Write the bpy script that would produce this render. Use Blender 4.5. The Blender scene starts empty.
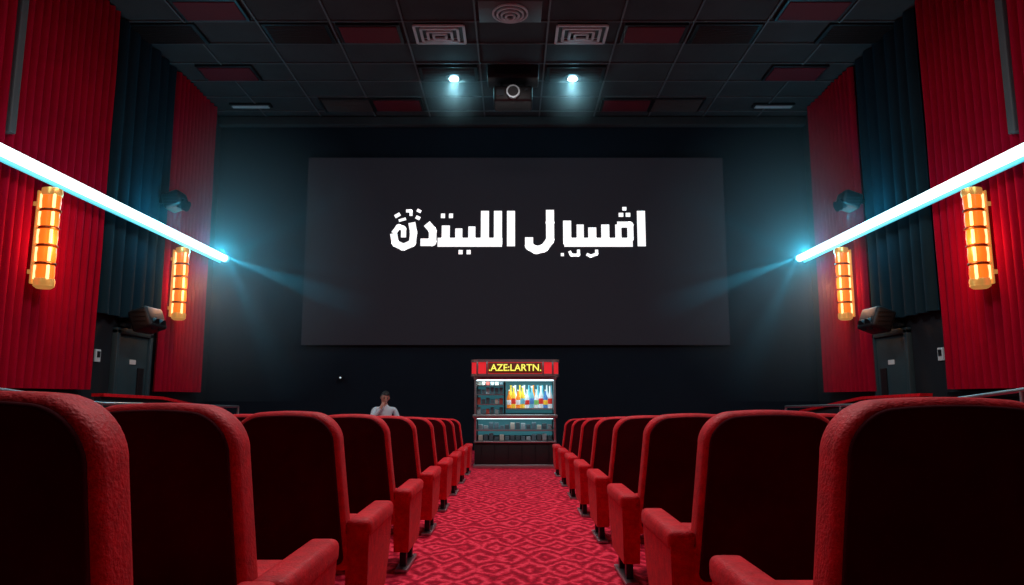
import bpy, bmesh, math, random
from mathutils import Vector, Matrix
random.seed(4)
S = bpy.context.scene
try:
    S.view_settings.view_transform = 'Standard'
except Exception:
    pass
H = 1.126          # eye height above the front floor
PI = math.pi

# ------------------------------------------------------------ materials
def mat(name, col, rough=0.6, metal=0.0, em=None, es=0.0, var=0.0, vscale=8.0, bump=0.0, bscale=60.0, sheen=0.0, spec=0.5, sheentint=None):
    m = bpy.data.materials.new(name); m.use_nodes = True
    nt = m.node_tree; b = nt.nodes['Principled BSDF']
    b.inputs['Base Color'].default_value = (*col, 1)
    b.inputs['Roughness'].default_value = rough
    b.inputs['Metallic'].default_value = metal
    b.inputs['Specular IOR Level'].default_value = spec
    if sheen:
        b.inputs['Sheen Weight'].default_value = sheen
        b.inputs['Sheen Roughness'].default_value = 0.35
        b.inputs['Sheen Tint'].default_value = (*(sheentint or col), 1)
    if em:
        b.inputs['Emission Color'].default_value = (*em, 1)
        b.inputs['Emission Strength'].default_value = es
    if var or bump:
        tc = nt.nodes.new('ShaderNodeTexCoord')
    if var:
        n = nt.nodes.new('ShaderNodeTexNoise'); n.inputs['Scale'].default_value = vscale
        n.inputs['Detail'].default_value = 6; n.inputs['Roughness'].default_value = .65
        r = nt.nodes.new('ShaderNodeMix'); r.data_type = 'RGBA'
        r.inputs[6].default_value = (*[c*(1-var) for c in col], 1)
        r.inputs[7].default_value = (*[min(1, c*(1+var)) for c in col], 1)
        nt.links.new(tc.outputs['Object'], n.inputs['Vector'])
        nt.links.new(n.outputs['Fac'], r.inputs[0])
        nt.links.new(r.outputs[2], b.inputs['Base Color'])
    if bump:
        n2 = nt.nodes.new('ShaderNodeTexNoise'); n2.inputs['Scale'].default_value = bscale
        n2.inputs['Detail'].default_value = 3
        bp = nt.nodes.new('ShaderNodeBump'); bp.inputs['Strength'].default_value = bump
        bp.inputs['Distance'].default_value = 0.01
        nt.links.new(tc.outputs['Object'], n2.inputs['Vector'])
        nt.links.new(n2.outputs['Fac'], bp.inputs['Height'])
        nt.links.new(bp.outputs['Normal'], b.inputs['Normal'])
    return m

M = {}
M['velvet'] = mat('red_velvet', (0.64, 0.003, 0.012), 0.6, var=0.75, vscale=22, bump=0.35, bscale=110, spec=0.2, sheen=.12, sheentint=(1, .22, .22))
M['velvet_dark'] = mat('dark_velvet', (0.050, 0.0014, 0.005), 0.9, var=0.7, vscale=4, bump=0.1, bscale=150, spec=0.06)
M['curtain'] = mat('red_curtain_cloth', (0.34, 0.0018, 0.022), 0.9, var=0.25, vscale=3, spec=0.05)
M['curtain_teal'] = mat('dark_teal_curtain_cloth', (0.009, 0.028, 0.040), 0.9, var=0.2, vscale=3, spec=0.05)
M['wall'] = mat('side_wall_paint', (0.012, 0.017, 0.022), 0.8, var=0.2, vscale=2, spec=.2)
M['wallback'] = mat('back_wall_black_fabric', (0.007, 0.013, 0.021), 0.9, var=0.25, vscale=1.2, spec=.1)
M['tile'] = mat('ceiling_tile', (0.028, 0.034, 0.037), 0.85, var=0.45, vscale=1.5, spec=.2)
M['tbar'] = mat('ceiling_bar', (0.062, 0.076, 0.082), 0.6)
M['tilered'] = mat('ceiling_red_tile', (0.085, 0.005, 0.012), 0.7, spec=.2)
M['black'] = mat('black_plastic', (0.006, 0.007, 0.009), 0.5)
M['dark'] = mat('dark_metal', (0.025, 0.03, 0.035), 0.4, 0.8)
M['steel'] = mat('brushed_steel', (0.45, 0.5, 0.52), 0.35, 0.9)
M['greyvent'] = mat('vent_grey', (0.40, 0.46, 0.48), 0.5)
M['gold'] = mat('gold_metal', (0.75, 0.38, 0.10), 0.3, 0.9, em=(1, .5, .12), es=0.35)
M['golddk'] = mat('dark_bronze', (0.20, 0.06, 0.02), 0.4, 0.8)
M['amber'] = mat('amber_glass_lit', (0.7, 0.12, 0.01), 0.3, em=(1.0, 0.18, 0.014), es=1.0)
M['amberbr'] = mat('amber_glass_bright', (0.9, 0.6, 0.2), 0.3, em=(1.0, 0.62, 0.24), es=2.2)
M['tube'] = mat('neon_tube', (0.9, 1, 1), 0.3, em=(0.60, 0.95, 1.0), es=3.0)
M['halo_strip'] = mat('cyan_halo_strip', (0.05, 0.4, 0.5), 0.3, em=(0.10, 0.62, 0.80), es=0.8)  # glowing strip added behind the tube to give it a cyan halo edge
M['lamp'] = mat('downlight_lens', (0.9, 1, 1), 0.3, em=(0.55, 0.95, 1.0), es=50.0)
M['screen'] = mat('projection_screen', (0.026, 0.025, 0.033), 0.9, em=(0.55, 0.52, 0.66), es=0.009, spec=.1)
M['glyph'] = mat('screen_lettering', (0.9, 0.9, 0.9), 0.6, em=(1, 1, 1), es=1.0)
M['door'] = mat('door_paint', (0.02, 0.055, 0.07), 0.5)
M['sign_white'] = mat('sign_white', (0.5, 0.55, 0.55), 0.6, em=(.8, .95, 1), es=0.05)
M['red_lit'] = mat('sign_red_lit', (0.5, 0.01, 0.02), 0.4, em=(1, 0.03, 0.04), es=0.55)
M['yel_lit'] = mat('sign_yellow_lit', (0.8, 0.8, 0.1), 0.4, em=(0.85, 0.9, 0.12), es=1.0)
M['white_lit'] = mat('shelf_light', (1, 1, 1), 0.4, em=(0.7, 0.95, 1), es=2.5)
M['pin'] = mat('pin_light', (.5, .6, .6), 0.4, em=(0.7, 0.95, 1), es=.6)

def carpet():
    m = bpy.data.materials.new('patterned_red_carpet'); m.use_nodes = True
    nt = m.node_tree; b = nt.nodes['Principled BSDF']; L = nt.links
    tc = nt.nodes.new('ShaderNodeTexCoord'); sp = nt.nodes.new('ShaderNodeSeparateXYZ')
    nz = nt.nodes.new('ShaderNodeTexNoise'); nz.inputs['Scale'].default_value = 4; nz.inputs['Detail'].default_value = 8
    nz.inputs['Roughness'].default_value = .75
    L.new(tc.outputs['Object'], sp.inputs[0]); L.new(tc.outputs['Object'], nz.inputs['Vector'])
    def math_(op, a, bb=None):
        n = nt.nodes.new('ShaderNodeMath'); n.operation = op
        for i, v in enumerate((a, bb)):
            if v is None: continue
            if isinstance(v, (int, float)): n.inputs[i].default_value = v
            else: L.new(v, n.inputs[i])
        return n.outputs[0]
    x = math_('PINGPONG', sp.outputs['X'], 0.11)
    y = math_('PINGPONG', sp.outputs['Y'], 0.36)
    xx = math_('MULTIPLY', x, 6.0); yy = math_('MULTIPLY', y, 3.4)
    s = math_('ADD', xx, yy)
    s2 = math_('ADD', s, math_('MULTIPLY', nz.outputs['Fac'], 2.1))
    fr = math_('PINGPONG', math_('MULTIPLY', s2, 1.6), 0.5)
    cr = nt.nodes.new('ShaderNodeValToRGB')
    cr.color_ramp.elements[0].position = 0.05; cr.color_ramp.elements[0].color = (0.27, 0.003, 0.017, 1)
    cr.color_ramp.elements[1].position = 0.47; cr.color_ramp.elements[1].color = (0.85, 0.05, 0.095, 1)
    e = cr.color_ramp.elements.new(0.28); e.color = (0.58, 0.010, 0.038, 1)
    L.new(fr, cr.inputs[0]); L.new(cr.outputs[0], b.inputs['Base Color'])
    b.inputs['Roughness'].default_value = 0.9; b.inputs['Specular IOR Level'].default_value = .1
    return m
M['carpet'] = carpet()

# ------------------------------------------------------------ mesh builder
class MB:
    def __init__(s): s.bm = bmesh.new(); s.mats = []
    def mi(s, m):
        m = M[m] if isinstance(m, str) else m
        if m not in s.mats: s.mats.append(m)
        return s.mats.index(m)
    def box(s, c, size, m, bevel=0.0, seg=2, rot=None):
        t = bmesh.new(); bmesh.ops.create_cube(t, size=1)
        bmesh.ops.scale(t, vec=size, verts=t.verts)
        if bevel: bmesh.ops.bevel(t, geom=t.edges[:], offset=bevel, segments=seg, profile=0.5, affect='EDGES')
        if rot: bmesh.ops.rotate(t, cent=(0, 0, 0), matrix=Matrix.Rotation(rot[0], 3, rot[1]), verts=t.verts)
        bmesh.ops.translate(t, vec=c, verts=t.verts)
        s.merge(t, m)
    def cyl(s, p0, p1, r, m, seg=16, r2=None):
        p0 = Vector(p0); p1 = Vector(p1); d = p1-p0
        t = bmesh.new()
        bmesh.ops.create_cone(t, cap_ends=True, segments=seg, radius1=r, radius2=r if r2 is None else r2, depth=d.length)
        q = Vector((0, 0, 1)).rotation_difference(d.normalized())
        bmesh.ops.rotate(t, cent=(0, 0, 0), matrix=q.to_matrix(), verts=t.verts)
        bmesh.ops.translate(t, vec=(p0+p1)/2, verts=t.verts)
        s.merge(t, m)
    def lathe(s, prof, c, m, seg=16):
        t = bmesh.new(); rings = []
        for r, z in prof:
            rings.append([t.verts.new((c[0]+r*math.cos(a), c[1]+r*math.sin(a), c[2]+z)) for a in [2*PI*i/seg for i in range(seg)]])
        for a, b in zip(rings, rings[1:]):
            for i in range(seg): t.faces.new((a[i], a[(i+1) % seg], b[(i+1) % seg], b[i]))
        t.faces.new(rings[0][::-1]); t.faces.new(rings[-1])
        s.merge(t, m)
    def loft(s, rings, m, cap=True):
        t = bmesh.new(); R = [[t.verts.new(p) for p in r] for r in rings]
        n = len(R[0])
        for a, b in zip(R, R[1:]):
            for i in range(n): t.faces.new((a[i], a[(i+1) % n], b[(i+1) % n], b[i]))
        if cap: t.faces.new(R[0][::-1]); t.faces.new(R[-1])
        bmesh.ops.recalc_face_normals(t, faces=t.faces)
        s.merge(t, m)
    def poly(s, pts, m):
        t = bmesh.new(); t.faces.new([t.verts.new(p) for p in pts]); s.merge(t, m)
    def merge(s, t, m):
        k = s.mi(m)
        me = bpy.data.meshes.new('t')
        for f in t.faces: f.material_index = k
        t.to_mesh(me); s.bm.from_mesh(me); bpy.data.meshes.remove(me); t.free()
    def mesh(s, name, smooth=True, ang=35):
        me = bpy.data.meshes.new(name); s.bm.to_mesh(me); s.bm.free()
        for m in s.mats: me.materials.append(m)
        if smooth:
            me.polygons.foreach_set('use_smooth', [True]*len(me.polygons))
            me.set_sharp_from_angle(angle=math.radians(ang))
        return me
    def obj(s, name, parent=None, loc=(0, 0, 0), smooth=True, rotz=0):
        o = bpy.data.objects.new(name, s.mesh(name, smooth)); S.collection.objects.link(o)
        o.location = loc; o.rotation_euler[2] = rotz
        if parent: o.parent = parent
        return o

def empty(name, loc=(0, 0, 0), rotz=0):
    o = bpy.data.objects.new(name, None); S.collection.objects.link(o); o.location = loc
    o.rotation_euler[2] = rotz; o.empty_display_size = .2
    return o

def floor_z(y): return 0.012*(11.5-y) if y < 11.5 else 0.0

# ------------------------------------------------------------ room shell
CEIL = H+6.4; WX = 6.72; YB = 16.05; YF = -2.5
b = MB()
b.poly([(-WX-.1, YF, floor_z(YF)), (WX+.1, YF, floor_z(YF)), (WX+.1, 11.5, 0), (-WX-.1, 11.5, 0)], 'carpet')
b.poly([(-WX-.1, 11.5, 0), (WX+.1, 11.5, 0), (WX+.1, YB+.1, 0), (-WX-.1, YB+.1, 0)], 'carpet')
b.obj('floor', smooth=False)
b = MB(); b.box((0, YB+.1, CEIL/2), (2*WX+.4, .2, CEIL+.2), 'wallback'); b.obj('wall_back', smooth=False)
b = MB(); b.box((-WX-.1, (YB+YF)/2, CEIL/2), (.2, YB-YF, CEIL+.2), 'wall'); b.obj('wall_left', smooth=False)
b = MB(); b.box((WX+.1, (YB+YF)/2, CEIL/2), (.2, YB-YF, CEIL+.2), 'wall'); b.obj('wall_right', smooth=False)
b = MB(); b.box((0, YF-.1, CEIL/2), (2*WX+.4, .2, CEIL+.2), 'wall'); b.obj('wall_front', smooth=False)
b = MB(); b.box((0, (YB+YF)/2, CEIL+.1), (2*WX+.4, YB-YF+.4, .2), 'tile'); b.obj('ceiling', smooth=False)

# ceiling T-bar grid
b = MB()
xs = [(i+.5)*1.25 for i in range(-6, 5)]
for x in xs: b.box((x, 9, CEIL-.012), (.03, 14, .03), 'tbar')
ys = [2.2+.785*i for i in range(0, 18)]
for y in ys: b.box((0, y, CEIL-.012), (2*WX, .025, .028), 'tbar')
b.obj('trim_ceiling_grid', smooth=False)
def row(y):  # nearest cell centre
    return min([q+.3925 for q in ys], key=lambda t: abs(t-y))
R1, R2, R3 = row(11.67), row(13.3), row(14.85)
def panel(name, x, y, m, w=1.1, d=.66):
    b = MB(); b.box((0, 0, -.03), (w, d, .05), 'dark', .008); b.box((0, 0, -.05), (w-.1, d-.1, .04), m, .006)
    return b.obj(name, loc=(x, y, CEIL), smooth=False)
for x, y in ((-2.5, R1), (2.5, R1), (-5.6, R2), (5.6, R2), (-2.5, R3), (2.5, R3), (-5, R1-.8), (5.0, R1-.8)):
    panel('ceiling_red_panel', x, y, 'tilered')
def grille(name, x, y):
    b = MB(); b.box((0, 0, -.03), (1.15, .7, .05), 'dark', .01)
    for i in range(9): b.box((0, -.28+i*.07, -.06), (1.02, .03, .02), 'black', rot=(.5, 'X'))
    return b.obj(name, loc=(x, y, CEIL), smooth=False)
for x, y in ((-3.75, R1), (3.75, R1), (-3.6, R3), (3.6, R3), (-1.25, R2+.05), (1.25, R2+.05), (-6.05, R1), (6.05, R1)):
    grille('ceiling_grille', x, y)
def vent(x, y):
    b = MB(); b.box((0, 0, -.02), (.86, .62, .04), 'dark')
    for k, (w, d) in enumerate(((.86, .62), (.64, .45), (.42, .29), (.22, .15))):
        z = -.05-.012*k; t = .045
        b.box((0, d/2, z), (w, t, .03), 'greyvent'); b.box((0, -d/2, z), (w, t, .03), 'greyvent')
        b.box((w/2, 0, z), (t, d, .03), 'greyvent'); b.box((-w/2, 0, z), (t, d, .03), 'greyvent')
    b.box((0, .15, -.04), (.7, .015, .02), 'greyvent')
    b.obj('air_vent', loc=(x, y, CEIL), smooth=False)
vent(-1.27, R1); vent(1.22, R1)
b = MB(); b.box((0, 0, -.02), (1.05, .68, .04), 'tbar', .006)
for r, z in ((.30, -.05), (.23, -.07), (.16, -.09), (.09, -.11)):
    t = bmesh.new()
    prof = [(r-.028, z), (r, z), (r, z-.03), (r-.028, z-.03)]
    rings = [[t.verts.new((rr_*math.cos(2*PI*i/28), rr_*math.sin(2*PI*i/28), zz)) for i in range(28)] for rr_, zz in prof]
    for q in range(4):
        A, B_ = rings[q], rings[(q+1) % 4]
        for i in range(28): t.faces.new((A[i], A[(i+1) % 28], B_[(i+1) % 28], B_[i]))
    bmesh.ops.recalc_face_normals(t, faces=t.faces)
    b.merge(t, 'greyvent')
b.obj('ceiling_speaker', loc=(-.03, row(11.25)+.05, CEIL))
for x in (-5.75, 5.75):
    b = MB(); b.box((0, 0, -.03), (.9, .2, .05), 'dark', .01); b.box((0, 0, -.06), (.8, .12, .02), 'greyvent')
    b.obj('ceiling_light_strip', loc=(x, R3+.05, CEIL), smooth=False)
b = MB(); b.box((0, YB-.12, CEIL-.12), (2*WX, .2, .2), 'tile', .02); b.obj('trim_back_beam', smooth=False)

# haze: scattering volume added for lamp halos and rays, thinning away from its source
def haze(name, size, loc, dens, parent=None, rad=None, centre=(0, 0, 0), pw=1.6):
    hm = bpy.data.materials.new(name); hm.use_nodes = True
    nt = hm.node_tree; nt.nodes.clear(); L = nt.links
    ou = nt.nodes.new('ShaderNodeOutputMaterial'); vs = nt.nodes.new('ShaderNodeVolumeScatter')
    vs.inputs['Color'].default_value = (.8, .95, 1, 1); vs.inputs['Anisotropy'].default_value = .0
    tc = nt.nodes.new('ShaderNodeTexCoord'); ds = nt.nodes.new('ShaderNodeVectorMath'); ds.operation = 'DISTANCE'
    ds.inputs[1].default_value = centre
    L.new(tc.outputs['Object'], ds.inputs[0])
    mr = nt.nodes.new('ShaderNodeMapRange'); mr.inputs['From Min'].default_value = 0; mr.inputs['From Max'].default_value = rad
    mr.inputs['To Min'].default_value = 1; mr.inputs['To Max'].default_value = 0
    L.new(ds.outputs['Value'], mr.inputs['Value'])
    p = nt.nodes.new('ShaderNodeMath'); p.operation = 'POWER'; p.inputs[1].default_value = pw; L.new(mr.outputs[0], p.inputs[0])
    q = nt.nodes.new('ShaderNodeMath'); q.operation = 'MULTIPLY'; q.inputs[1].default_value = dens; L.new(p.outputs[0], q.inputs[0])
    L.new(q.outputs[0], vs.inputs['Density'])
    L.new(vs.outputs[0], ou.inputs['Volume'])
    b = MB(); b.box((0, 0, 0), size, hm); return b.obj(name, parent, loc, smooth=False)

# downlights
for x in (-1.16, 1.21):
    E = empty('ceiling_downlight', (x, 13.72, CEIL))
    b = MB()
    b.lathe([(.17, 0), (.18, -.03), (.17, -.07), (.11, -.08)], (0, 0, 0), 'dark', 24)
    b.lathe([(.085, -.07), (.09, -.10), (.05, -.12)], (0, 0, 0), 'lamp', 20)
    b.obj('fixture', E)
    haze('haze', (1.9, 1.9, 1.1), (0, 0, -.66), .40, E, rad=.95, centre=(0, 0, .5))

# projector
P = empty('ceiling_projector', (0.02, 13.5, 0))
b = MB(); b.box((0, 0, CEIL-.14), (1.0, .5, .28), 'black', .03); b.box((0, -.26, CEIL-.15), (.7, .02, .12), 'dark')
b.obj('mount_housing', P)
b = MB(); b.cyl((0, 0, CEIL-.28), (0, 0, H+6.0), .05, 'dark')
b.box((-.22, 0, CEIL-.36), (.05, .05, .2), 'dark'); b.box((.22, 0, CEIL-.36), (.05, .05, .2), 'dark'); b.obj('drop_pole', P)
b = MB(); b.box((0, 0, H+5.80), (.76, .55, .32), 'black', .05, 3)
b.cyl((0, -.27, H+5.80), (0, -.36, H+5.80), .13, 'steel', 24); b.cyl((0, -.36, H+5.80), (0, -.365, H+5.80), .10, 'black', 24)
b.cyl((.25, -.27, H+5.86), (.25, -.29, H+5.86), .03, 'dark'); b.box((-.25, -.28, H+5.8), (.14, .02, .12), 'dark'); b.obj('body', P)

# ------------------------------------------------------------ screen and lettering
b = MB()
zb, zt = H+1.157, H+5.44
b.box((.08, YB-.06, (zb+zt)/2), (9.46, .04, zt-zb), 'screen'); 
b.obj('projection_screen', smooth=False)

STROKES = [
 # right word
 ([(641, 213), (641, 249)], 8), ([(632, 245), (564, 245)], 9),
 ([(617, 227), (630, 227), (630, 243)], 6), ([(618, 227), (618, 243)], 6),
 ([(621, 215), (621, 219)], 4.5), ([(628, 215), (628, 219)], 4.5), ([(624.5, 209), (624.5, 212.5)], 4),
 ([(605, 227), (605, 245)], 8), ([(592, 230), (592, 245)], 8), ([(580, 227), (580, 245)], 7), ([(567, 223), (567, 247)], 8),
 ([(550, 224), (550, 243), (544, 251), (536, 253), (529, 249), (529, 240)], 8), ([(550, 212), (550, 226)], 8),
 ([(596, 252.5), (596, 257), (590, 259), (586, 257)], 3), ([(578, 252.5), (578, 258), (571, 258), (569, 254)], 3),
 ([(562, 256), (562, 259)], 3),
 # left word
 ([(511, 213), (511, 249)], 8), ([(498, 213), (498, 247)], 8), ([(485, 213), (485, 247)], 8),
 ([(502, 245), (438, 245)], 9), ([(472, 229), (472, 245)], 7), ([(459, 231), (459, 245)], 7), ([(446, 228), (446, 245)], 8),
 ([(441, 218), (445, 218)], 4.5), ([(449, 218), (453, 218)], 4.5), ([(467, 255), (471, 255)], 4.2), ([(459, 255), (463, 255)], 4.2),
 ([(427, 226), (433, 233), (433, 245), (421, 245)], 7.5),
 ([(412, 225), (414, 235), (413, 246), (404, 250), (396, 246), (394, 236)], 7), ([(394, 236), (399, 229), (404, 231), (404, 240)], 5),
 ([(395, 219), (400, 216)], 3.5), ([(399, 223), (406, 221)], 2.6), ([(406, 213), (411, 213), (411, 218)], 3), ([(416, 219), (420, 221)], 3.5), ([(417, 212), (421, 214)], 3),
]
def lettering(name, sc, cx, cy, depth, m, parent=None, loc=(0, 0, 0), zsc=None):
    zsc = zsc or sc
    b = MB()
    for pts, w in STROKES:
        P2 = [Vector(((x-cx)*sc, -(y-cy)*zsc)) for x, y in pts]; hw = w*min(sc, zsc)/2
        for i in range(len(P2)-1):
            d = (P2[i+1]-P2[i]); L = d.length; d.normalize()
            c = (P2[i]+P2[i+1])/2
            a = math.atan2(d.y, d.x)
            b.box((c.x, 0, c.y), (L, depth, hw*2), m, rot=(-a, 'Y'))
            if i > 0: b.cyl((P2[i].x, -depth/2, P2[i].y), (P2[i].x, depth/2, P2[i].y), hw, m, 16)
    return b.obj(name, parent, loc, smooth=False)
lettering('screen_title_lettering', .0226, 516, 235, .012, 'glyph', loc=(.09, YB-.088, H+3.69))

# ------------------------------------------------------------ curtains
def curtain(name, side, y0, y1, z0, z1, m, wl=.17, amp=.085, off=.115):
    bm = bmesh.new(); n = int((y1-y0)/wl*12); rows = 6; grid = []
    ph = random.random()*6
    for j in range(rows+1):
        z = z0+(z1-z0)*j/rows; r = []
        for i in range(n+1):
            y = y0+(y1-y0)*i/n
            w = 2*abs(math.sin(PI*(y-y0)/wl+.4*math.sin(y*3.1+ph)))**.7-1   # rounded pleats, deep valleys
            a = amp*(1+.12*math.sin(y*5+ph))*(1.0-.15*j/rows)
            x = WX-off-a*w
            r.append(bm.verts.new((side*x, y+.01*math.sin(z*2+y*4), z)))
        grid.append(r)
    for j in range(rows):
        for i in range(n):
            bm.faces.new((grid[j][i], grid[j][i+1], grid[j+1][i+1], grid[j+1][i]))
    me = bpy.data.meshes.new(name); bm.to_mesh(me); bm.free(); me.materials.append(M[m])
    me.polygons.foreach_set('use_smooth', [True]*len(me.polygons))
    o = bpy.data.objects.new(name, me); S.collection.objects.link(o)
    return o
for sd in (-1, 1):
    curtain('red_curtain', sd, 1.0, 11.3 if sd < 0 else 11.0, H+.13, CEIL-.02, 'curtain')
    curtain('red_curtain', sd, 13.5 if sd < 0 else 13.3, 15.3, H+.12, CEIL-.02, 'curtain')
    curtain('dark_curtain', sd, 11.5 if sd < 0 else 11.15, 13.4 if sd < 0 else 13.2, H+1.35, CEIL-.02, 'curtain_teal', wl=.34, amp=.07)
    b = MB(); b.box((sd*(WX-.03), 6.1, H+.06), (.06, 10.2, .08), 'dark', .01); b.obj('trim_dado', smooth=False)
    b = MB(); b.box((sd*(WX-.15), 9.0, (H+3.4+CEIL)/2), (.2, .14, CEIL-H-3.4), 'tbar', .02); b.obj('wall_pilaster', smooth=False)

# ------------------------------------------------------------ neon tubes
for sd in (-1, 1):
    E = empty('neon_tube_light', (sd*6.3, 0, H+3.03))
    b = MB(); b.cyl((0, 3.0, 0), (0, 15.6, 0), .075, 'tube', 20); b.obj('tube', E)
    b = MB(); b.box((sd*.085, 9.3, 0), (.03, 12.6, .22), 'halo_strip', .01); b.obj('halo_strip', E)
    b = MB()
    b.cyl((0, 15.6, 0), (0, 15.68, 0), .088, 'steel', 20); b.cyl((0, 2.92, 0), (0, 3.0, 0), .088, 'steel', 20)
    for y in (3.3, 6.3, 15.4): b.box((sd*.16, y, 0), (.24, .04, .03), 'dark')
    b.obj('brackets', E)
    haze('added_glow_haze', (3.85, 4.2, 6.2), (sd*4.57, 13.80, H+3.03), .16, None, rad=3.7, centre=(sd*1.65, 1.5, 0), pw=1.4)  # added volume that carries the glow and rays round the tube end

# ------------------------------------------------------------ sconces
def sconce(sd, y):
    E = empty('wall_sconce', (sd*6.36, y, H+1.50))
    b = MB(); b.box((sd*.15, 0, .68), (.03, .14, 1.3), 'gold', .01); b.box((sd*.14, 0, .2), (.20, .06, .06), 'gold'); b.box((sd*.14, 0, 1.15), (.20, .06, .06), 'gold')
    b.obj('back_plate', E)
    b = MB(); n = 5; h = 1.24/n
    for i in range(n):
        z = .06+i*h
        b.lathe([(.112, z+.02), (.12, z+h*.5), (.112, z+h-.02)], (0, 0, 0), 'amber', 28)
    b.obj('amber_shade', E)
    b = MB()
    for a in (222, 318):
        aa = math.radians(a)
        for i in range(n): b.box((.118*math.cos(aa), .118*math.sin(aa), .06+(i+.5)*h), (.035, .035, h-.05), 'amberbr', .010)
    b.obj('light_bars', E)
    b = MB()
    for i in range(n+1):
        z = .06+i*h
        t = .045 if i in (0, n) else .016
        b.lathe([(.125, z-t), (.132, z), (.125, z+t)], (0, 0, 0), 'gold' if i in (0, n) else 'golddk', 28)
    b.lathe([(.09, -.03), (.128, .0), (.128, .02)], (0, 0, 0), 'gold', 28); b.lathe([(.128, 1.34), (.125, 1.36), (.07, 1.38)], (0, 0, 0), 'gold', 28)
    b.obj('gold_rings', E)
    l = bpy.data.lights.new('sconce_glow', 'POINT'); l.energy = 28; l.color = (1, .40, .16); l.shadow_soft_size = .1
    o = bpy.data.objects.new('sconce_glow', l); S.collection.objects.link(o); o.parent = E; o.location = (-sd*.35, -.1, .6)
for sd in (-1, 1):
    sconce(sd, 9.73); sconce(sd, 13.75)

# ------------------------------------------------------------ doors, speakers, signs
def door(sd, n):
    E = empty('door_%d' % n, (sd*(WX-.02), 12.78, 0))
    b = MB(); b.box((0, 0, 1.1), (.06, 1.0, 2.2), 'door', .01)
    b.box((-sd*.04, .28, 1.3), (.02, .2, .7), 'black'); b.box((-sd*.05, -.38, 1.05), (.05, .03, .18), 'steel'); b.box((-sd*.04, 0, .95), (.03, .8, .05), 'steel', .01)
    b.box((-sd*.035, .0, 1.75), (.01, .20, .08), 'sign_white'); b.obj('door_leaf', E)
    b = MB(); b.box((0, -.56, 1.14), (.14, .1, 2.28), 'door', .01); b.box((0, .56, 1.14), (.14, .1, 2.28), 'door', .01); b.box((0, 0, 2.26), (.14, 1.22, .1), 'door', .01)
    b.obj('door_frame', E)
door(-1, 1); door(1, 2)
def speaker(sd, y, z, w=.5, h=.36):
    b = MB()
    b.box((0, 0, 0), (.34, w, h), 'black', .05, 3, rot=(sd*.35, 'Y'))
    b.box((sd*.28, 0, 0), (.3, .08, .08), 'dark'); b.box((sd*.44, 0, 0), (.04, .2, .2), 'dark')
    b.cyl((-sd*.12, -w*.2, -.05), (-sd*.2, -w*.2, -.08), .10, 'dark', 20); b.cyl((-sd*.12, w*.2, -.05), (-sd*.2, w*.2, -.08), .10, 'dark', 20)
    for k in range(4): b.box((0, -w/2-.005, -h*.3+k*h*.2), (.24, .01, .012), 'dark')
    b.obj('wall_speaker', loc=(sd*(WX-.46), y, z))
for sd in (-1, 1):
    speaker(sd, 12.4, H+1.32, .6, .38); speaker(sd, 13.1, H+3.62, .4, .3)
    b = MB(); b.box((0, 0, 0), (.03, .14, .20), 'sign_white', .005); b.box((-sd*.02, 0, .02), (.01, .08, .1), 'black'); b.obj('wall_notice', loc=(sd*(WX-.015), 11.75 if sd < 0 else 11.35, H+.68), smooth=False)
b = MB(); b.cyl((0, .1, 0), (0, 0, 0), .05, 'dark'); b.lathe([(.012, -.016), (.024, 0), (.012, .016)], (0, -.01, 0), 'pin', 14)
b.obj('wall_pin_light', loc=(-3.75, YB-.1, H+.44))

# ------------------------------------------------------------ handrails
for sd in (-1, 1):
    b = MB(); x = sd*5.15
    b.cyl((x, 5.2, H+.26), (x, 9.2, H-.07), .022, 'steel'); b.cyl((x, 9.2, H-.07), (x, 13.8, H-.16), .022, 'steel')
    for y, z in ((5.6, H+.22), (7.4, H+.07), (9.2, H-.07), (11.5, H-.12), (13.8, H-.16)): b.cyl((x, y, floor_z(y)-.01), (x, y, z), .02, 'steel')
    b.obj('handrail')
    b = MB()
    x0, x1 = sd*5.28, sd*5.36
    pts = [(9.4, H+.02), (11.0, H-.02), (13.4, H-.26)]
    prof = [(9.4, 0)]+pts+[(13.4, 0)]
    b.loft([[(x0, y, z) for y, z in prof], [(x1, y, z) for y, z in prof]], 'wall')
    for (ya, za), (yb, zb2) in zip(pts, pts[1:]):
        b.loft([[(sd*5.24, ya, za), (sd*5.40, ya, za), (sd*5.40, ya, za+.04), (sd*5.24, ya, za+.04)], [(sd*5.24, yb, zb2), (sd*5.40, yb, zb2), (sd*5.40, yb, zb2+.04), (sd*5.24, yb, zb2+.04)]], 'velvet')
    b.obj('low_partition', smooth=False)

# ------------------------------------------------------------ seats
def rr(wt, wb, z0, z1, Rt, Rb, y, ins, n=10):
    """rounded rect ring in XZ, slightly crowned top, sides flaring downwards"""
    pts = []
    def arc(cx, cz, R, a0, a1):
        for i in range(n+1):
            a = math.radians(a0+(a1-a0)*i/n); pts.append((cx+R*math.cos(a), y, cz+R*math.sin(a)))
    Rt2 = max(.005, Rt-ins); Rb2 = max(.005, Rb-ins)
    arc(wb-ins-Rb2, z0+ins+Rb2, Rb2, -90, 0)
    arc(wt-ins-Rt2, z1-ins-Rt2, Rt2, 0, 90)
    for i in range(1, 6):
        x = (wt-ins-Rt2)*(1-i/3); pts.append((x, y, z1-ins))
    arc(-(wt-ins-Rt2), z1-ins-Rt2, Rt2, 90, 180)
    arc(-(wb-ins-Rb2), z0+ins+Rb2, Rb2, 180, 270)
    return [(x, yy, z-.05*max(0, (z-z0)/(z1-z0)-.3)*(x/wb)**2) for x, yy, z in pts]
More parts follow.
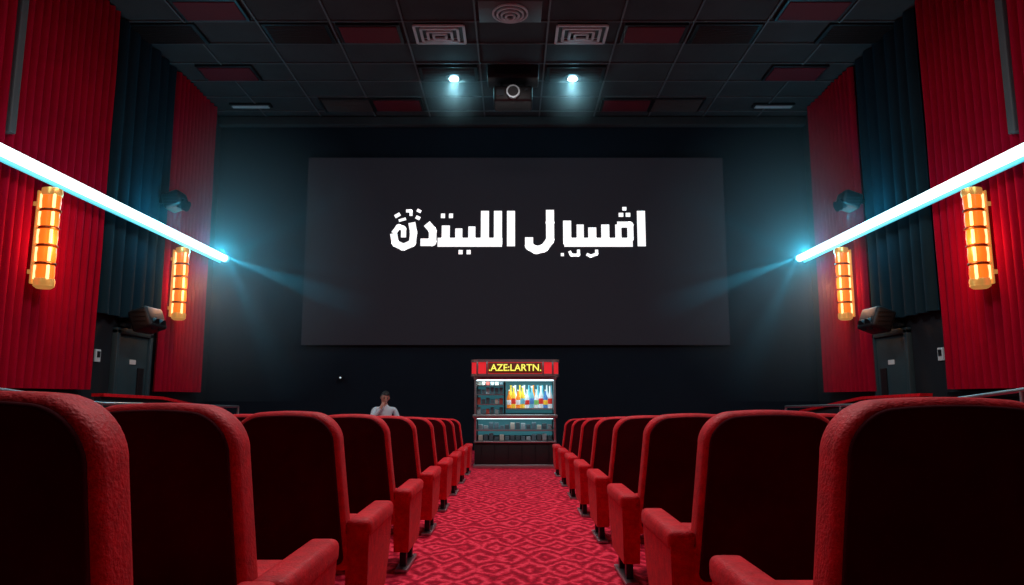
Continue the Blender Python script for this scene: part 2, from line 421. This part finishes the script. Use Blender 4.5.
def slab(b, wt, wb, z0, z1, Rt, Rb, y0, y1, r, m):
    K5 = [k/4*PI/2 for k in range(5)]
    rings = [rr(wt, wb, z0, z1, Rt, Rb, y0+r*(1-math.cos(a)), r*(1-math.sin(a))) for a in K5]
    rings += [rr(wt, wb, z0, z1, Rt, Rb, y1-r*(1-math.cos(a)), r*(1-math.sin(a))) for a in K5[::-1]]
    b.loft(rings, m)
def seat_mesh(name, hw, arms):
    b = MB()
    slab(b, hw-.040, hw+.02, .30, 1.0, .125, .03, 0, .14, .035, 'velvet')
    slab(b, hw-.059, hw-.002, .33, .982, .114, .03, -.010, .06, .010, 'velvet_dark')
    slab(b, hw-.08, hw-.03, .45, .965, .11, .04, .10, .19, .04, 'velvet')
    b.box((0, .36, .40), (2*hw-.04, .46, .13), 'velvet', .045, 4)
    b.box((0, .33, .315), (2*hw-.10, .40, .05), 'dark', .01)
    for a in arms:
        x = a*(hw+.052)
        b.box((x, .335, .478), (.114, .63, .085), 'velvet', .028, 4)
        b.loft([[(x-.045, .03, .13), (x+.045, .03, .13), (x+.045, .50, .13), (x-.045, .50, .13)],
                [(x-.048, .02, .30), (x+.048, .02, .30), (x+.048, .595, .30), (x-.048, .595, .30)],
                [(x-.05, .02, .46), (x+.05, .02, .46), (x+.05, .63, .46), (x-.05, .63, .46)]], 'velvet')
        b.box((x, .14, .07), (.04, .06, .13), 'dark', .005); b.box((x, .40, .07), (.04, .06, .13), 'dark', .005)
        b.box((x, .27, .012), (.075, .46, .024), 'steel', .006)
    return b.mesh(name)
HL, HR = .28, .32
mesh_L = (seat_mesh('seat_aisle_l', HL, (1, -1)), seat_mesh('seat_inner_l', HL, (-1,)))
mesh_R = (seat_mesh('seat_aisle_r', HR, (-1, 1)), seat_mesh('seat_inner_r', HR, (1,)))
def rows(side, ys_, meshes, hw, ncol):
    pitch = 2*hw+.112
    for y in ys_:
        top = H-max(0, y-1.3)*.032+(0.012 if y < 1.8 else .006 if y < 2.2 else 0)
        fz = floor_z(y+.3)-.0
        h = top-fz
        for c in range(ncol):
            x = side*(.72+hw+c*pitch)
            o = bpy.data.objects.new('theatre_seat', meshes[0 if c == 0 else 1]); S.collection.objects.link(o)
            o.location = (x, y, fz+.004); o.scale = (1, 1, h)
rows(-1, [1.36, 2.04, 3.23, 4.51, 5.79, 7.07, 8.35, 9.63, 10.85], mesh_L, HL, 6)
rows(1, [1.72, 2.92, 4.18, 5.46, 6.74, 8.02, 9.3, 10.58], mesh_R, HR, 5)

# ------------------------------------------------------------ concession kiosk
K = empty('concession_stand', (.05, 12.0, 0))
b = MB()
b.box((0, .32, .21), (1.32, .62, .42), 'black', .015); b.box((0, .32, .03), (1.36, .66, .06), 'steel', .01)
for i in range(6): b.box((-.55+i*.22, .005, .23), (.012, .012, .3), 'dark')
b.box((0, .0, .42), (1.34, .04, .03), 'steel', .005)
b.box((0, .60, 1.0), (1.32, .04, 1.1), 'black')
for x in (-.65, .65):
    b.box((x, .03, .95), (.035, .05, 1.1), 'steel', .006); b.box((x, .32, .95), (.02, .56, 1.1), 'dark')
b.box((0, .30, .83), (1.38, .68, .06), 'steel', .015); b.box((0, .60, .64), (1.28, .02, .3), 'dark')
b.box((0, .03, .605), (1.28, .02, .02), 'steel')
b.box((-.17, .3, 1.14), (.025, .5, .55), 'dark')
for z in (1.02, 1.18, 1.33): b.box((-.41, .32, z), (.46, .46, .014), 'steel')
b.box((.24, .36, .95), (.78, .42, .02), 'steel')
b.obj('cabinet', K)
mb = mat('display_back_teal', (.05, .16, .19), .5, em=(.08, .35, .42), es=.25)
b = MB(); b.box((.24, .575, 1.15), (.80, .01, .56), mb); b.box((-.41, .575, 1.15), (.44, .01, .56), mb); b.box((0, .575, .64), (1.26, .01, .28), mb); b.obj('display_back', K, smooth=False)
b = MB()
b.box((0, .30, 1.45), (1.36, .62, .05), 'steel', .01)
def canopy(z0, z1, w, d, R, m, y0=0):
    ring = []
    for cx, cy, a0 in ((w-R, y0+R, -90), (w-R, y0+d-R, 0), (-w+R, y0+d-R, 90), (-w+R, y0+R, 180)):
        for i in range(7):
            a = math.radians(a0+i*15); ring.append((cx+R*math.cos(a), cy+R*math.sin(a)))
    b.loft([[(x, y, z0) for x, y in ring], [(x, y, z1) for x, y in ring]], m)
canopy(1.475, 1.52, .735, .72, .16, 'steel', -.04); canopy(1.52, 1.71, .72, .69, .15, 'red_lit', -.025); canopy(1.71, 1.755, .735, .72, .16, 'steel', -.04)
for x in (-.46, .46, .62, -.62): b.box((x, -.03, 1.615), (.03, .03, .2), 'steel', .004)
b.box((0, -.032, 1.615), (.88, .02, .17), mat('sign_panel', (.06, .012, .01), .5, em=(.3, .06, .02), es=.2), .004)
b.obj('canopy', K)
tx = bpy.data.curves.new('sign_lettering', 'FONT'); tx.body = '.AZE:LARTN.'; tx.size = .155; tx.align_x = 'CENTER'; tx.align_y = 'CENTER'; tx.extrude = .004; tx.offset = .002
tx.materials.append(M['yel_lit'])
to = bpy.data.objects.new('sign_lettering', tx); S.collection.objects.link(to); to.parent = K; to.location = (0, -.047, 1.615); to.rotation_euler = (PI/2, 0, 0)
b = MB(); b.box((0, .05, 1.415), (1.26, .04, .02), 'white_lit'); b.box((0, .05, .79), (1.24, .03, .008), 'white_lit'); b.obj('strip_lights', K)
def bm_(n, c, e=.3): return mat(n, c, .25, em=c, es=e)
cols = [bm_('bottle_orange', (.95, .28, .03)), bm_('bottle_yellow', (.9, .65, .06)), bm_('bottle_white', (.75, .85, .88)), bm_('bottle_cyan', (.15, .5, .62)), bm_('bottle_green', (.2, .55, .15)), bm_('bottle_blue', (.08, .25, .6))]
colr = bm_('label_red', (.7, .05, .04))
cap = mat('bottle_cap', (.9, .9, .85), .4)
b = MB()
seqf = [0, 1, 0, 1, 2, 3, 2, 2, 5, 2]
for i, k in enumerate(seqf):
    x = -.10+i*.076; hgt = .34 if i % 2 else .28
    b.lathe([(.034, 0), (.036, .02), (.036, hgt*.6), (.015, hgt*.82), (.013, hgt)], (x, .2, .96), cols[k], 12)
    b.lathe([(.036, hgt*.2), (.0375, hgt*.22), (.0375, hgt*.45), (.036, hgt*.47)], (x, .2, .96), colr if i in (1, 4, 7, 9) else cols[(k+2) % 6], 12)
    b.lathe([(.016, hgt), (.016, hgt+.025)], (x, .2, .96), cap, 10)
    b.lathe([(.030, 0), (.032, .02), (.032, .2), (.014, .29), (.012, .36), (.015, .36), (.015, .38)], (x+.03, .36, .96), cols[(k+1) % 4], 12)
b.obj('bottles', K)
b = MB()
pk = [mat('snack_grey', (.35, .42, .45), .5), mat('snack_red', (.5, .08, .06), .5), mat('snack_dark', (.08, .12, .14), .5), mat('snack_cream', (.6, .58, .5), .5), mat('snack_teal', (.12, .2, .24), .5)]
for z in (.862, 1.028, 1.188, 1.338):
    for i in range(6):
        hh = .05+.035*random.random() if z > 1.3 else .07+.05*random.random()
        b.box((-.60+i*.074, .2, z+hh/2), (.058, .1, hh), random.choice(pk), .004)
for z in (.43, .615):
    for i in range(14):
        hh = .06+.06*random.random(); b.box((-.57+i*.088, .22, z+hh/2), (.07, .12, hh), random.choice([pk[0], pk[2], pk[4], pk[3], pk[2]]), .004)
b.obj('snack_boxes', K, smooth=False)
for z, e in ((1.36, 5), (.76, 1.2)):
    l = bpy.data.lights.new('display_lamp', 'AREA'); l.shape = 'RECTANGLE'; l.size = 1.1; l.size_y = .2; l.energy = e; l.color = (.7, .95, 1)
    o = bpy.data.objects.new('display_lamp', l); S.collection.objects.link(o); o.parent = K; o.location = (0, .16, z+.03)

# ------------------------------------------------------------ seated man
def skin_mesh(verts, edges, radii, sub=2):
    me = bpy.data.meshes.new('sk'); me.from_pydata(verts, edges, [])
    o = bpy.data.objects.new('sk', me); S.collection.objects.link(o)
    md = o.modifiers.new('skin', 'SKIN')
    for i, r in enumerate(radii): me.skin_vertices[0].data[i].radius = (r, r) if not isinstance(r, tuple) else r
    me.skin_vertices[0].data[0].use_root = True
    ss = o.modifiers.new('s', 'SUBSURF'); ss.levels = sub; ss.render_levels = sub
    dg = bpy.context.evaluated_depsgraph_get(); dg.update()
    out = bpy.data.meshes.new_from_object(o.evaluated_get(dg))
    bpy.data.objects.remove(o); return out
MX = -2.42
Mn = empty('seated_man', (MX, 13.9, 0), rotz=math.radians(20))
skin = mat('skin', (.55, .30, .22), .5); shirt = mat('pale_shirt', (.62, .72, .78), .8); trou = mat('dark_trousers', (.03, .035, .05), .8); hairm = mat('dark_hair', (.012, .009, .008), .6); shoe = mat('shoe', (.02, .015, .01), .4)
V = []; Eg = []; Rd = []
def av(p, r, par=None):
    V.append(p); Rd.append(r)
    if par is not None: Eg.append((par, len(V)-1))
    return len(V)-1
# local: faces -Y
pel = av((0, 0, .50), (.16, .12)); ab = av((0, -.02, .66), (.145, .11), pel); ch = av((0, -.03, .84), (.165, .115), ab); un = av((0, -.03, .95), (.10, .08), ch); nk = av((0, -.04, 1.02), .055, un); nk2 = av((0, -.05, 1.07), .05, nk)
def hand(wr, d, up, side):
    d = Vector(d).normalized(); up = Vector(up).normalized(); sdv = d.cross(up).normalized()
    w = Vector(V[wr]); palm = av(tuple(w+d*.05), (.035, .018), wr)
    for k, (o_, L) in enumerate(((-.03, .065), (-.01, .078), (.01, .072), (.03, .058))):
        a = av(tuple(w+d*.09+sdv*o_), .010, palm); c = av(tuple(w+d*(.09+L*.5)+sdv*o_-up*.01), .009, a); av(tuple(w+d*(.09+L*.85)+sdv*o_-up*.035), .008, c)
    a = av(tuple(w+d*.04+sdv*side*.04-up*.01), .011, palm); av(tuple(w+d*.08+sdv*side*.06-up*.02), .009, a)
for sd in (-1, 1):
    hp = av((sd*.10, -.04, .50), .095, pel); kn = av((sd*.15, -.46, .50), .068, hp); kc = av((sd*.15, -.49, .30), .058, kn); an = av((sd*.15, -.46, .09), .042, kc); av((sd*.16, -.60, .04), .04, an)
    sh = av((sd*.19, -.03, .92), .062, ch)
    if sd < 0:   # hand raised to the chin
        el = av((sd*.26, -.20, .74), .045, sh); wr = av((sd*.09, -.22, .96), .028, el); hand(wr, (.45, .15, 1), (0, 1, .2), -1)
    else:
        el = av((sd*.27, -.08, .68), .045, sh); wr = av((sd*.17, -.30, .60), .028, el); hand(wr, (0, -1, -.05), (0, 0, 1), -1)
me = skin_mesh(V, Eg, Rd)
for m_ in (shirt, skin, trou, shoe): me.materials.append(m_)
for p in me.polygons:
    c = p.center; k = 0
    if c.z < .53 and c.y < .2: k = 2
    if c.z < .09: k = 3
    if c.z > 1.0 or (c.y < -.20 and c.z > .93) or (c.y < -.27 and .53 < c.z < .7): k = 1
    p.material_index = k; p.use_smooth = True
o = bpy.data.objects.new('body', me); S.collection.objects.link(o); o.parent = Mn
bm = bmesh.new(); bmesh.ops.create_uvsphere(bm, u_segments=28, v_segments=20, radius=1)
for v in bm.verts:
    x, y, z = v.co
    w = .078*(1-.28*max(0, -z)); v.co = Vector((x*w, y*.096*(1-.12*max(0, -z)), z*.118))
    if y < -.85 and -.35 < z < .1: v.co.y -= .02*(1-abs(x)*4) if abs(x) < .25 else 0
    if y < -.6 and abs(z-.05) < .14 and .25 < abs(x) < .6: v.co.y += .008
    if y < -.5 and z < -.75: v.co.y -= .012
me = bpy.data.meshes.new('head'); bm.to_mesh(me); bm.free(); me.materials.append(skin); me.polygons.foreach_set('use_smooth', [True]*len(me.polygons))
hd = bpy.data.objects.new('head', me); S.collection.objects.link(hd); hd.parent = Mn; hd.location = (0, -.07, 1.13); hd.rotation_euler = (.25, .12, 0)
b = MB()
for sx in (-1, 1):
    b.lathe([(.004, -.012), (.012, 0), (.004, .012)], (sx*.03, -.086, .008), M['black'], 10)
    b.lathe([(.006, -.03), (.016, 0), (.006, .028)], (sx*.078, .0, -.0), skin, 10)
    b.box((sx*.03, -.09, .032), (.034, .01, .007), hairm, .002)
b.box((0, -.088, -.055), (.045, .012, .010), mat('lips', (.4, .12, .1), .5), .003)
b.obj('face_features', hd)
bm = bmesh.new(); bmesh.ops.create_uvsphere(bm, u_segments=28, v_segments=20, radius=1)
for v in bm.verts: v.co = Vector((v.co.x*.088, v.co.y*.108+.004, v.co.z*.125+.01))
bmesh.ops.delete(bm, geom=[v for v in bm.verts if (v.co.y < -.03 and v.co.z < .05) or v.co.z < -.04], context='VERTS')
me = bpy.data.meshes.new('hair'); bm.to_mesh(me); bm.free(); me.materials.append(hairm); me.polygons.foreach_set('use_smooth', [True]*len(me.polygons))
o = bpy.data.objects.new('hair', me); S.collection.objects.link(o); o.parent = hd
b = MB()
b.lathe([(.19, .35), (.20, .36), (.20, .37), (.18, .38)], (0, 0, 0), 'black', 24); b.cyl((0, 0, .02), (0, 0, .35), .03, 'steel'); b.lathe([(.18, 0), (.17, .02), (.05, .04)], (0, 0, 0), 'steel', 24)
b.obj('round_stool', loc=(MX, 13.9, 0))

# ------------------------------------------------------------ lights
def area(name, loc, tgt, size, e, col, sy=None):
    l = bpy.data.lights.new(name, 'AREA'); l.energy = e; l.color = col; l.size = size
    if sy: l.shape = 'RECTANGLE'; l.size_y = sy
    o = bpy.data.objects.new(name, l); S.collection.objects.link(o); o.location = loc
    o.rotation_euler = (Vector(tgt)-Vector(loc)).to_track_quat('-Z', 'Y').to_euler(); return o
def spot(name, loc, tgt, e, col, ang, blend=.6, soft=.05):
    l = bpy.data.lights.new(name, 'SPOT'); l.energy = e; l.color = col; l.spot_size = math.radians(ang); l.spot_blend = blend; l.shadow_soft_size = soft
    o = bpy.data.objects.new(name, l); S.collection.objects.link(o); o.location = loc
    o.rotation_euler = (Vector(tgt)-Vector(loc)).to_track_quat('-Z', 'Y').to_euler(); return o
TEAL = (.04, .60, .88)
for sd in (-1, 1):
    TE = (sd*6.12, 15.25, H+2.98)
    spot('added_ray_spot', TE, (sd*2.4, 15.15, H+1.60), 1300, TEAL, 15, .8, .02)  # added spots with no fixture, they draw the rays fanning from the tube
    spot('added_ray_spot', TE, (sd*3.4, 15.15, H+2.65), 420, TEAL, 7, .8, .02)
    spot('added_ray_spot', TE, (sd*3.6, 15.15, H+4.3), 260, TEAL, 14, .9, .02)
    spot('added_ray_spot', TE, (sd*5.0, 15.2, H+.8), 320, TEAL, 20, .9, .02)
    l = bpy.data.lights.new('tube_end_glow', 'POINT'); l.energy = 72; l.color = TEAL; l.shadow_soft_size = .08
    o = bpy.data.objects.new('tube_end_glow', l); S.collection.objects.link(o); o.location = (sd*6.10, 14.9, H+3.02)
    l = bpy.data.lights.new('tube_glow', 'POINT'); l.energy = 36; l.color = TEAL; l.shadow_soft_size = .1
    o = bpy.data.objects.new('tube_glow', l); S.collection.objects.link(o); o.location = (sd*6.0, 12.5, H+3.2)
    l = bpy.data.lights.new('downlight_glow', 'POINT'); l.energy = 12; l.color = (.25, .8, 1); l.shadow_soft_size = .08
    o = bpy.data.objects.new('downlight_glow', l); S.collection.objects.link(o); o.location = (sd*1.185+.025, 13.72, CEIL-.22)
    spot('downlight_beam', (sd*1.18+.02, 13.72, CEIL-.16), (sd*1.18, 13.4, 0), 60, (.5, .9, 1), 100, 1)
    area('added_fill_side', (sd*2.2, 4.6, CEIL-.1), (sd*1.0, 2.4, .8), .6, 85, (1, .88, .9))  # unseen fill lamp added to brighten the seat rims
area('added_fill_aisle', (0, 7.2, CEIL-.1), (0, 5.5, 0), 1.2, 245, (1, .9, .9))  # unseen fill lamps added overhead to lift the carpet and seats
area('added_fill_aisle', (0, 10.2, CEIL-.1), (0, 9.8, 0), 1.2, 120, (1, .9, .9))
w = bpy.data.worlds.new('night'); w.use_nodes = True; S.world = w
w.node_tree.nodes['Background'].inputs[0].default_value = (.01, .02, .03, 1); w.node_tree.nodes['Background'].inputs[1].default_value = .3

# ------------------------------------------------------------ camera
c = bpy.data.cameras.new('camera'); c.sensor_width = 36; c.lens = 725/1024*36; c.clip_end = 100
co = bpy.data.objects.new('camera', c); S.collection.objects.link(co); co.location = (0, 0, H)
co.rotation_euler = (math.radians(90)+math.atan(105.5/725), 0, 0)
S.camera = co
